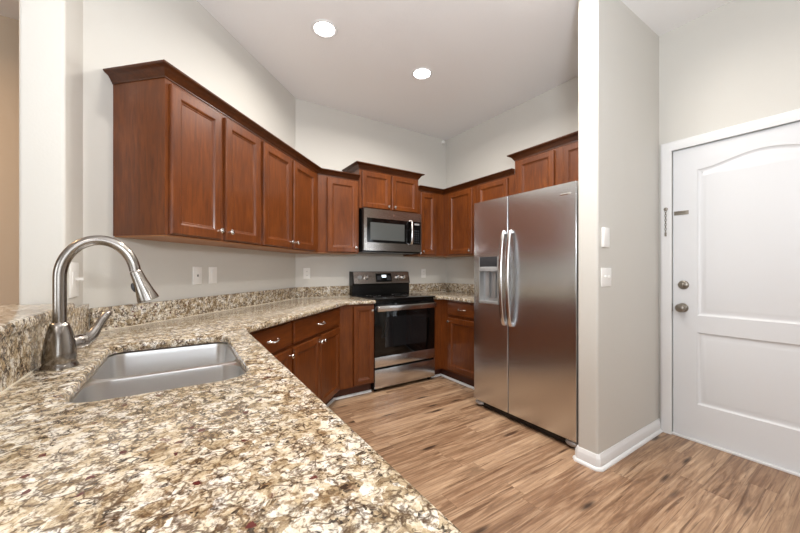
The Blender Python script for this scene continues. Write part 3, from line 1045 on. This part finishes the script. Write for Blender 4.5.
# ------------------------------------------------------------------ sink
t = thing('kitchen_sink', WF, (SX0 + SX1) / 2, 1.3, 0.70, 'double-bowl stainless steel undermount sink set in the peninsula granite', 'sink')
def bowl(x0, x1, y0, y1, rad, depth):
    b = nb()
    zt = CT0 - 0.004
    base = ccw(rounded([(x0, y0), (x1, y0), (x1, y1), (x0, y1)], rad, 8))
    rings = []
    ex = 0.0125
    ring0 = []
    for p in base:
        ring0.append(b.verts.new(((x0 - ex) if p[0] < (x0 + x1) / 2 else (x1 + ex), (y0 - ex) if p[1] < (y0 + y1) / 2 else (y1 + ex), zt)))
    rings.append(ring0)
    for d, z in ((-0.002, zt), (0.0, zt - 0.001), (0.003, zt - 0.02), (0.010, zt - depth + 0.045), (0.018, zt - depth + 0.02), (0.035, zt - depth + 0.005), (0.06, zt - depth)):
        rings.append([b.verts.new((p[0], p[1], z)) for p in inset(base, d)])
    n = len(base)
    for a, c in zip(rings, rings[1:]):
        for i in range(n):
            b.faces.new([a[i], a[(i + 1) % n], c[(i + 1) % n], c[i]])
    b.faces.new(rings[-1])
    return b
for y0, y1, rr in ((SY0 - 0.004, 1.307, [0.075, 0.085, 0.07, 0.06]), (1.333, SY1 + 0.004, [0.05, 0.05, 0.05, 0.05])):
    bo = part(t, 'bowl', bowl(SX0 - 0.004, SX1 + 0.004, y0, y1, rr, 0.17), M['sink'], ang=50)
    k = lathe(nb(), [(0.042, 0.002), (0.040, 0.005), (0.030, 0.002), (0.026, -0.004), (0, -0.004)], 24, Matrix.Translation(((SX0 + SX1) / 2, (y0 + y1) / 2, CT0 - 0.171)), cap=False)
    part(t, 'drain', k, M['steel_h'], 'round drain strainer', sub=bo)
b = nb()
prof = []
for i in range(9):
    a = PI * i / 8
    prof.append((1.320 - 0.0135 * math.cos(a), CT0 - 0.006 + 0.004 * math.sin(a)))
lo = None
xs = [SX0 - 0.003, SX1 + 0.003]
rings = [[b.verts.new((x, y, z)) for y, z in prof] + [b.verts.new((x, 1.3295, CT0 - 0.012)), b.verts.new((x, 1.3105, CT0 - 0.012))] for x in xs]
n = len(rings[0])
for i in range(n):
    b.faces.new([rings[0][i], rings[0][(i + 1) % n], rings[1][(i + 1) % n], rings[1][i]])
b.faces.new(rings[0]); b.faces.new(rings[1][::-1])
part(t, 'divider', b, M['sink'])

# ------------------------------------------------------------------ faucet
FX, FY = -0.3075, 1.407
t = thing('kitchen_faucet', WF, FX, FY, CT1, 'tall brushed nickel gooseneck pull-down faucet beside the sink', 'faucet')
k = lathe(nb(), [(0.0425, 0), (0.0425, 0.006), (0.0385, 0.012), (0.0375, 0.018), (0.0388, 0.020), (0.0378, 0.045), (0.0348, 0.075), (0.0295, 0.105), (0.0240, 0.124), (0.0212, 0.133), (0.0190, 0.134), (0.0175, 0.136)], 40, Matrix.Translation((FX, FY, CT1)))
part(t, 'base', k, M['nickel'], ang=50)
pts = [(FX, FY, CT1 + 0.134 + i * 0.03) for i in range(5)]
cx, cz, aa, bb_ = FX + 0.0905, 1.185, 0.0905, 0.118
for i in range(0, 29):
    th = math.radians(180 - i * 170 / 28)
    pts.append((cx + aa * math.cos(th), FY, cz + bb_ * math.sin(th)))
k = tube(nb(), pts, 0.0158, 24)
part(t, 'spout', k, M['nickel'], ang=60)
end = Vector(pts[-1]); dirn = Vector((0.34, 0, -0.94)).normalized()
k = lathe(nb(), [(0.0150, 0), (0.0166, 0.002), (0.0172, 0.006), (0.0190, 0.030), (0.0240, 0.065), (0.0305, 0.099), (0.0310, 0.104), (0.0270, 0.106), (0.012, 0.104), (0, 0.103)], 36, aim(end, dirn))
sp_ = part(t, 'spray_head', k, M['nickel'], ang=50)
side = Vector((-0.94, 0, -0.34))
pb = end + dirn * 0.052 + side * 0.021
k = nb()
bmesh.ops.create_uvsphere(k, u_segments=16, v_segments=10, radius=1.0, matrix=aim(pb, dirn) @ Matrix.Diagonal((0.0075, 0.009, 0.017, 1)))
part(t, 'button', k, M['dgrey'], 'dark rubber spray button', sub=sp_)
hd = Vector((0.75, 0.66, 0)).normalized()
h0 = Vector((FX, FY, 0.975))
k = nb()
lathe(k, [(0.0240, 0.018), (0.0240, 0.038), (0.0235, 0.052), (0.0215, 0.055), (0.0215, 0.057), (0.0230, 0.060), (0.0210, 0.066), (0.012, 0.072)], 28, aim(h0, hd + Vector((0, 0, 0.12))))
lv = [h0 + hd * a + Vector((0, 0, z)) for a, z in ((0.060, 0.008), (0.075, 0.014), (0.090, 0.028), (0.102, 0.046), (0.113, 0.064), (0.124, 0.080), (0.134, 0.088), (0.140, 0.089))]
tube(k, lv, [0.0205, 0.0185, 0.0155, 0.0130, 0.0122, 0.0128, 0.0110, 0.0045], 16)
part(t, 'lever', k, M['nickel'], ang=50)

# ------------------------------------------------------------------ range
RX0, RX1, RF = 1.577, 2.334, 2.852
t = thing('electric_range', WF, (RX0 + RX1) / 2, 3.1, 0, 'freestanding stainless and black electric range between the base cabinets', 'range')
b = nb()
box(b, RX0, RX1, RF + 0.022, 3.40, 0.035, 0.902)
for x in (RX0 + 0.04, RX1 - 0.04):
    for y in (RF + 0.06, 3.34):
        lathe(b, [(0.016, 0), (0.016, 0.036)], 12, Matrix.Translation((x, y, 0)))
part(t, 'body', b, M['black'])
b = box(nb(), RX0 - 0.002, RX1 + 0.002, RF - 0.012, 3.36, 0.902, 0.921, 0.005)
ck = part(t, 'cooktop', b, M['glass'], 'black glass cooktop')
for (x, y, r) in ((RX0 + 0.20, 3.02, 0.105), (RX1 - 0.20, 3.02, 0.085), (RX0 + 0.20, 3.24, 0.08), (RX1 - 0.20, 3.24, 0.10)):
    k = lathe(nb(), [(r, 0.9212), (r - 0.003, 0.9213)], 40, Matrix.Translation((x, y, 0)), cap=False)
    part(t, 'burner_ring', k, M['grey'], sub=ck)
# oven door
b = box(nb(), RX0 + 0.003, RX1 - 0.003, RF, RF + 0.021, 0.345, 0.868, 0.003)
od = part(t, 'oven_door', b, M['glass'], 'black glass oven door')
b = box(nb(), RX0 + 0.003, RX1 - 0.003, RF - 0.003, RF + 0.021, 0.245, 0.345, 0.002)
part(t, 'door_trim', b, M['steel'], 'stainless strip', sub=od)
b = box(nb(), RX0 + 0.12, RX1 - 0.12, RF - 0.0012, RF + 0.001, 0.430, 0.735, 0.0)
part(t, 'window', b, M['oven_window'], 'tinted oven window', sub=od)
b = nb()
box(b, RX0 + 0.012, RX1 - 0.012, RF - 0.048, RF - 0.030, 0.797, 0.853, 0.006)
for x in (RX0 + 0.028, RX1 - 0.028):
    box(b, x - 0.013, x + 0.013, RF - 0.034, RF + 0.002, 0.803, 0.847, 0.004)
part(t, 'handle', b, M['steel_h'], 'stainless bar handle', sub=od)
b = box(nb(), RX0 + 0.003, RX1 - 0.003, RF - 0.002, RF + 0.021, 0.038, 0.222, 0.003)
part(t, 'storage_drawer', b, M['steel'], 'stainless storage drawer')
k = nb()
ec = (2.5 * 0 + (RX0 + RX1) / 2, RF - 0.0035, 0.297)
lathe(k, [(0.0165, 0), (0.0165, 0.002), (0.013, 0.0022), (0.013, 0.0012), (0, 0.0012)], 24, aim(ec, (0, -1, 0)))
part(t, 'emblem', k, M['knob'], 'round silver emblem', sub=od)
# back console
b = nb()
prof = [(3.35, 0.915), (3.35, 1.040), (3.335, 1.052), (3.365, 1.182), (3.40, 1.188), (3.432, 1.188), (3.432, 0.915)]
def console(b, x0, x1, prof):
    ra = [b.verts.new((x0, y, z)) for y, z in prof]; rb = [b.verts.new((x1, y, z)) for y, z in prof]
    n = len(prof)
    for i in range(n):
        b.faces.new([ra[i], ra[(i + 1) % n], rb[(i + 1) % n], rb[i]])
    b.faces.new(ra[::-1]); b.faces.new(rb)
console(b, RX0 - 0.002, RX1 + 0.002, prof)
cs = part(t, 'console', b, M['black'], 'black rear console')
b = nb()
console(b, RX0 + 0.012, RX1 - 0.006, [(3.333, 1.050), (3.363, 1.184), (3.366, 1.184), (3.337, 1.050)])
part(t, 'control_panel', b, M['steel_dark_refl'], 'stainless control panel', sub=cs)
nrm = Vector((0, -1, 0.224)).normalized()
for x, z in ((RX0 + 0.085, 1.118), (RX0 + 0.17, 1.118), (RX1 - 0.17, 1.118), (RX1 - 0.085, 1.118)):
    y = 3.333 + (z - 1.050) * 0.224
    k = lathe(nb(), [(0.026, 0), (0.026, 0.004), (0.021, 0.008), (0.019, 0.026), (0.016, 0.029), (0, 0.0295)], 24, aim((x, y, z), nrm))
    box(k, x - 0.003, x + 0.003, y - 0.032, y - 0.02, z - 0.012, z + 0.025, 0.001)
    part(t, 'knob', k, M['grey' if x < RX0 + 0.1 else 'steel_h'], sub=cs)
b = nb()
console(b, RX0 + 0.29, RX0 + 0.50, [(3.334, 1.068), (3.358, 1.165), (3.362, 1.165), (3.340, 1.068)])
bmesh.ops.translate(b, vec=(0, -0.0015, 0), verts=b.verts)
dp = part(t, 'display_panel', b, M['glass'], 'black display panel', sub=cs)
b = nb()
console(b, RX0 + 0.37, RX0 + 0.425, [(3.3440, 1.118), (3.3503, 1.145), (3.352, 1.145), (3.346, 1.118)])
bmesh.ops.translate(b, vec=(0, -0.0035, 0), verts=b.verts)
part(t, 'clock_display', b, M['lcd'], 'glowing clock display', sub=cs)
for x, w_ in ((RX0 + 0.333, 0.026), (RX0 + 0.460, 0.026)):
    b = nb()
    console(b, x - w_, x + w_, [(3.3390, 1.088), (3.3500, 1.137), (3.352, 1.137), (3.341, 1.088)])
    bmesh.ops.translate(b, vec=(0, -0.0025, 0), verts=b.verts)
    part(t, 'touch_pad', b, M['dgrey'], sub=cs)

# ------------------------------------------------------------------ microwave
X0, X1, YF, Z0, Z1 = 1.562, 2.303, 3.055, 1.392, 1.846
t = thing('microwave', WF, (X0 + X1) / 2, 3.2, Z0, 'over-the-range stainless microwave with black window under the raised cabinet', 'microwave')
b = box(nb(), X0, X1, YF + 0.020, NORTH - 0.002, Z0, Z1)
part(t, 'body', b, M['black'], 'black housing')
b = nb()
# stainless door frame around the window
dx1 = X1 - 0.128
def framebox(b, x0, x1, z0, z1, ix0, ix1, iz0, iz1, y0, y1):
    box(b, x0, x1, y0, y1, z0, iz0); box(b, x0, x1, y0, y1, iz1, z1)
    box(b, x0, ix0, y0, y1, iz0, iz1); box(b, ix1, x1, y0, y1, iz0, iz1)
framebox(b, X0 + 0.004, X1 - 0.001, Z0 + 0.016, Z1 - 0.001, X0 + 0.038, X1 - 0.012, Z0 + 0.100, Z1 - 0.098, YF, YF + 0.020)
fr_ = part(t, 'front_frame', b, M['steel_dark_refl'], 'stainless front frame')
b = box(nb(), X0 + 0.038, dx1 + 0.012, YF + 0.004, YF + 0.019, Z0 + 0.100, Z1 - 0.098)
dr = part(t, 'door', b, M['glass'], 'black glass door')
b = box(nb(), X0 + 0.080, dx1 - 0.105, YF + 0.0028, YF + 0.005, Z0 + 0.128, Z1 - 0.142)
part(t, 'window', b, M['mwin'], 'grey mesh window', sub=dr)
b = box(nb(), dx1 + 0.014, X1 - 0.012, YF + 0.004, YF + 0.019, Z0 + 0.100, Z1 - 0.098)
cp_ = part(t, 'control_panel', b, M['glass'], 'black control panel')
b = nb()
for i in range(3):
    for j in range(6):
        x = dx1 + 0.034 + i * 0.026; z = Z0 + 0.125 + j * 0.026
        box(b, x - 0.008, x + 0.008, YF + 0.0030, YF + 0.0042, z - 0.007, z + 0.007)
part(t, 'keypad', b, M['dgrey'], sub=cp_)
b = box(nb(), dx1 + 0.030, X1 - 0.030, YF + 0.0030, YF + 0.0042, Z1 - 0.135, Z1 - 0.115)
part(t, 'display', b, M['grey'], sub=cp_)
b = nb()
hx = dx1 - 0.030
tube(b, [(hx, YF + 0.004, Z0 + 0.102), (hx, YF - 0.028, Z0 + 0.108), (hx, YF - 0.036, Z0 + 0.125), (hx, YF - 0.040, (Z0 + Z1) / 2), (hx, YF - 0.036, Z1 - 0.118), (hx, YF - 0.028, Z1 - 0.100), (hx, YF + 0.004, Z1 - 0.092)], 0.014, 14)
part(t, 'handle', b, M['steel_h'], 'stainless bar handle', sub=dr)
b = nb()
for i in range(18):
    x = X0 + 0.05 + i * 0.036
    box(b, x, x + 0.022, YF + 0.03, YF + 0.12, Z0 - 0.002, Z0 + 0.001)
part(t, 'vent_grille', b, M['grey'])
k = lathe(nb(), [(0.012, 0), (0.012, 0.0015), (0, 0.002)], 20, aim(((X0 + X1) / 2, YF, Z1 - 0.05), (0, -1, 0)))
part(t, 'emblem', k, M['knob'], 'round silver emblem', sub=fr_)

# ------------------------------------------------------------------ refrigerator
t = thing('refrigerator', WF, 2.6, 1.65, 0, 'tall side-by-side stainless steel refrigerator with ice dispenser beside the partition', 'refrigerator')
QX = 2.185; FY0, FY1 = 1.198, 2.122; FZ0, FZ1 = 0.062, 1.798; YS = 1.752; QT = 0.062
b = box(nb(), QX + QT + 0.008, 2.99, FY0 + 0.004, FY1 - 0.004, 0.055, 1.780, 0.006)
part(t, 'cabinet', b, M['grey'], 'dark grey cabinet sides')
b = nb()
box(b, QX + 0.030, 2.96, FY0 + 0.03, FY1 - 0.03, 0.012, 0.055)
part(t, 'base_grille', b, M['black'], 'black base grille')
def fdoor(y0, y1):
    """door in plan: softly rounded vertical edges"""
    b = nb()
    pts = rounded([(QX, y0), (QX + QT, y0), (QX + QT, y1), (QX, y1)], [0.006, 0.002, 0.002, 0.006], 5)
    prism(b, ccw(pts), FZ0, FZ1)
    return b
rd = part(t, 'refrigerator_door', fdoor(FY0, YS - 0.003), M['steel'], 'brushed stainless right door')
# freezer door with the dispenser recess: outer shell built round an opening
DYa, DYb, DZa, DZb = 1.848, 2.060, 0.920, 1.318
b = nb()
y0, y1 = YS + 0.003, FY1
pts = ccw(rounded([(QX, y0), (QX + QT, y0), (QX + QT, y1), (QX, y1)], [0.006, 0.002, 0.002, 0.006], 5))
prism(b, pts, DZb, FZ1); prism(b, pts, FZ0, DZa)
pl = ccw(rounded([(QX, DYb), (QX + QT, DYb), (QX + QT, y1), (QX, y1)], [0, 0, 0.002, 0.006], 5))
pr = ccw(rounded([(QX, y0), (QX + QT, y0), (QX + QT, DYa), (QX, DYa)], [0.006, 0.002, 0, 0], 5))
prism(b, pl, DZa, DZb); prism(b, pr, DZa, DZb)
fd = part(t, 'freezer_door', b, M['steel'], 'brushed stainless left door')
b = nb()
e = 0.004
box(b, QX + 0.055, QX + 0.0615, DYa + 0.0005, DYb - 0.0005, DZa + 0.0005, DZb - 0.0005)
box(b, QX - 0.003, QX + 0.055, DYa + 0.0005, DYa + 0.010, DZa + 0.0005, DZb - 0.0005)
box(b, QX - 0.003, QX + 0.055, DYb - 0.010, DYb - 0.0005, DZa + 0.0005, DZb - 0.0005)
box(b, QX - 0.006, QX + 0.055, DYa + 0.010, DYb - 0.010, DZa + 0.0005, DZa + 0.020, 0.002)
part(t, 'dispenser_recess', b, M['cav'], 'silver dispenser recess', sub=fd)
b = nb()
box(b, QX - 0.004, QX + 0.050, DYa + 0.010, DYb - 0.010, DZb - 0.115, DZb - 0.001, 0.003)
part(t, 'dispenser_panel', b, M['dgrey'], 'charcoal dispenser control panel', sub=fd)
b = nb()
box(b, QX - 0.0055, QX - 0.003, DYa + 0.010, DYb - 0.010, DZb - 0.125, DZb - 0.085, 0.001)
part(t, 'dispenser_buttons', b, M['grey'], sub=fd)
b = nb()
for y in (1.995, 1.925):
    box(b, QX + 0.028, QX + 0.046, y - 0.022, y + 0.012, DZa + 0.05, DZb - 0.117, 0.004)
part(t, 'dispenser_paddles', b, M['cav'], sub=fd)
def fhandle(y, lean):
    b = nb()
    n = 22
    pts, wid = [], []
    rings = []
    for i in range(n + 1):
        s = i / n
        z = 0.760 + (1.522 - 0.760) * s
        bow = math.sin(PI * s) ** 0.55
        x = QX - 0.010 - 0.046 * bow
        yy = y
        w_, d_ = 0.0180, 0.009
        rings.append([b.verts.new((x + d_ * math.sin(a) * (1 if abs(math.sin(a)) < 0.9 else 1), yy + w_ * math.cos(a), z)) for a in [2 * PI * q / 14 for q in range(14)]])
    for a, c in zip(rings, rings[1:]):
        for i in range(14):
            b.faces.new([a[i], a[(i + 1) % 14], c[(i + 1) % 14], c[i]])
    b.faces.new(rings[0][::-1]); b.faces.new(rings[-1])
    for z in (0.774, 1.508):
        box(b, QX - 0.016, QX + 0.001, y - 0.012, y + 0.012, z - 0.014, z + 0.014, 0.003)
    return b
part(t, 'handle', fhandle(YS + 0.033, 1), M['steel_h'], 'bowed bright handle', sub=fd)
part(t, 'handle', fhandle(YS - 0.033, -1), M['steel_h'], 'bowed bright handle', sub=rd)
b = box(nb(), QX - 0.0025, QX + 0.001, 1.236, 1.312, 1.716, 1.730, 0.001)
part(t, 'badge', b, M['knob'], 'small silver nameplate', sub=rd)
for y in (FY0 + 0.045, FY1 - 0.045):
    k = nb()
    bmesh.ops.create_uvsphere(k, u_segments=18, v_segments=10, radius=1.0, matrix=Matrix.Translation((QX + 0.028, y, 0.034)) @ Matrix.Diagonal((0.026, 0.046, 0.022, 1)))
    part(t, 'hinge_cover', k, M['cav'], 'rounded silver foot cover')
for y in (FY0 + 0.05, FY1 - 0.05):
    for x in (2.30, 2.90):
        part(t, 'foot', lathe(nb(), [(0.02, 0), (0.02, 0.014)], 12, Matrix.Translation((x, y, 0))), M['black'])
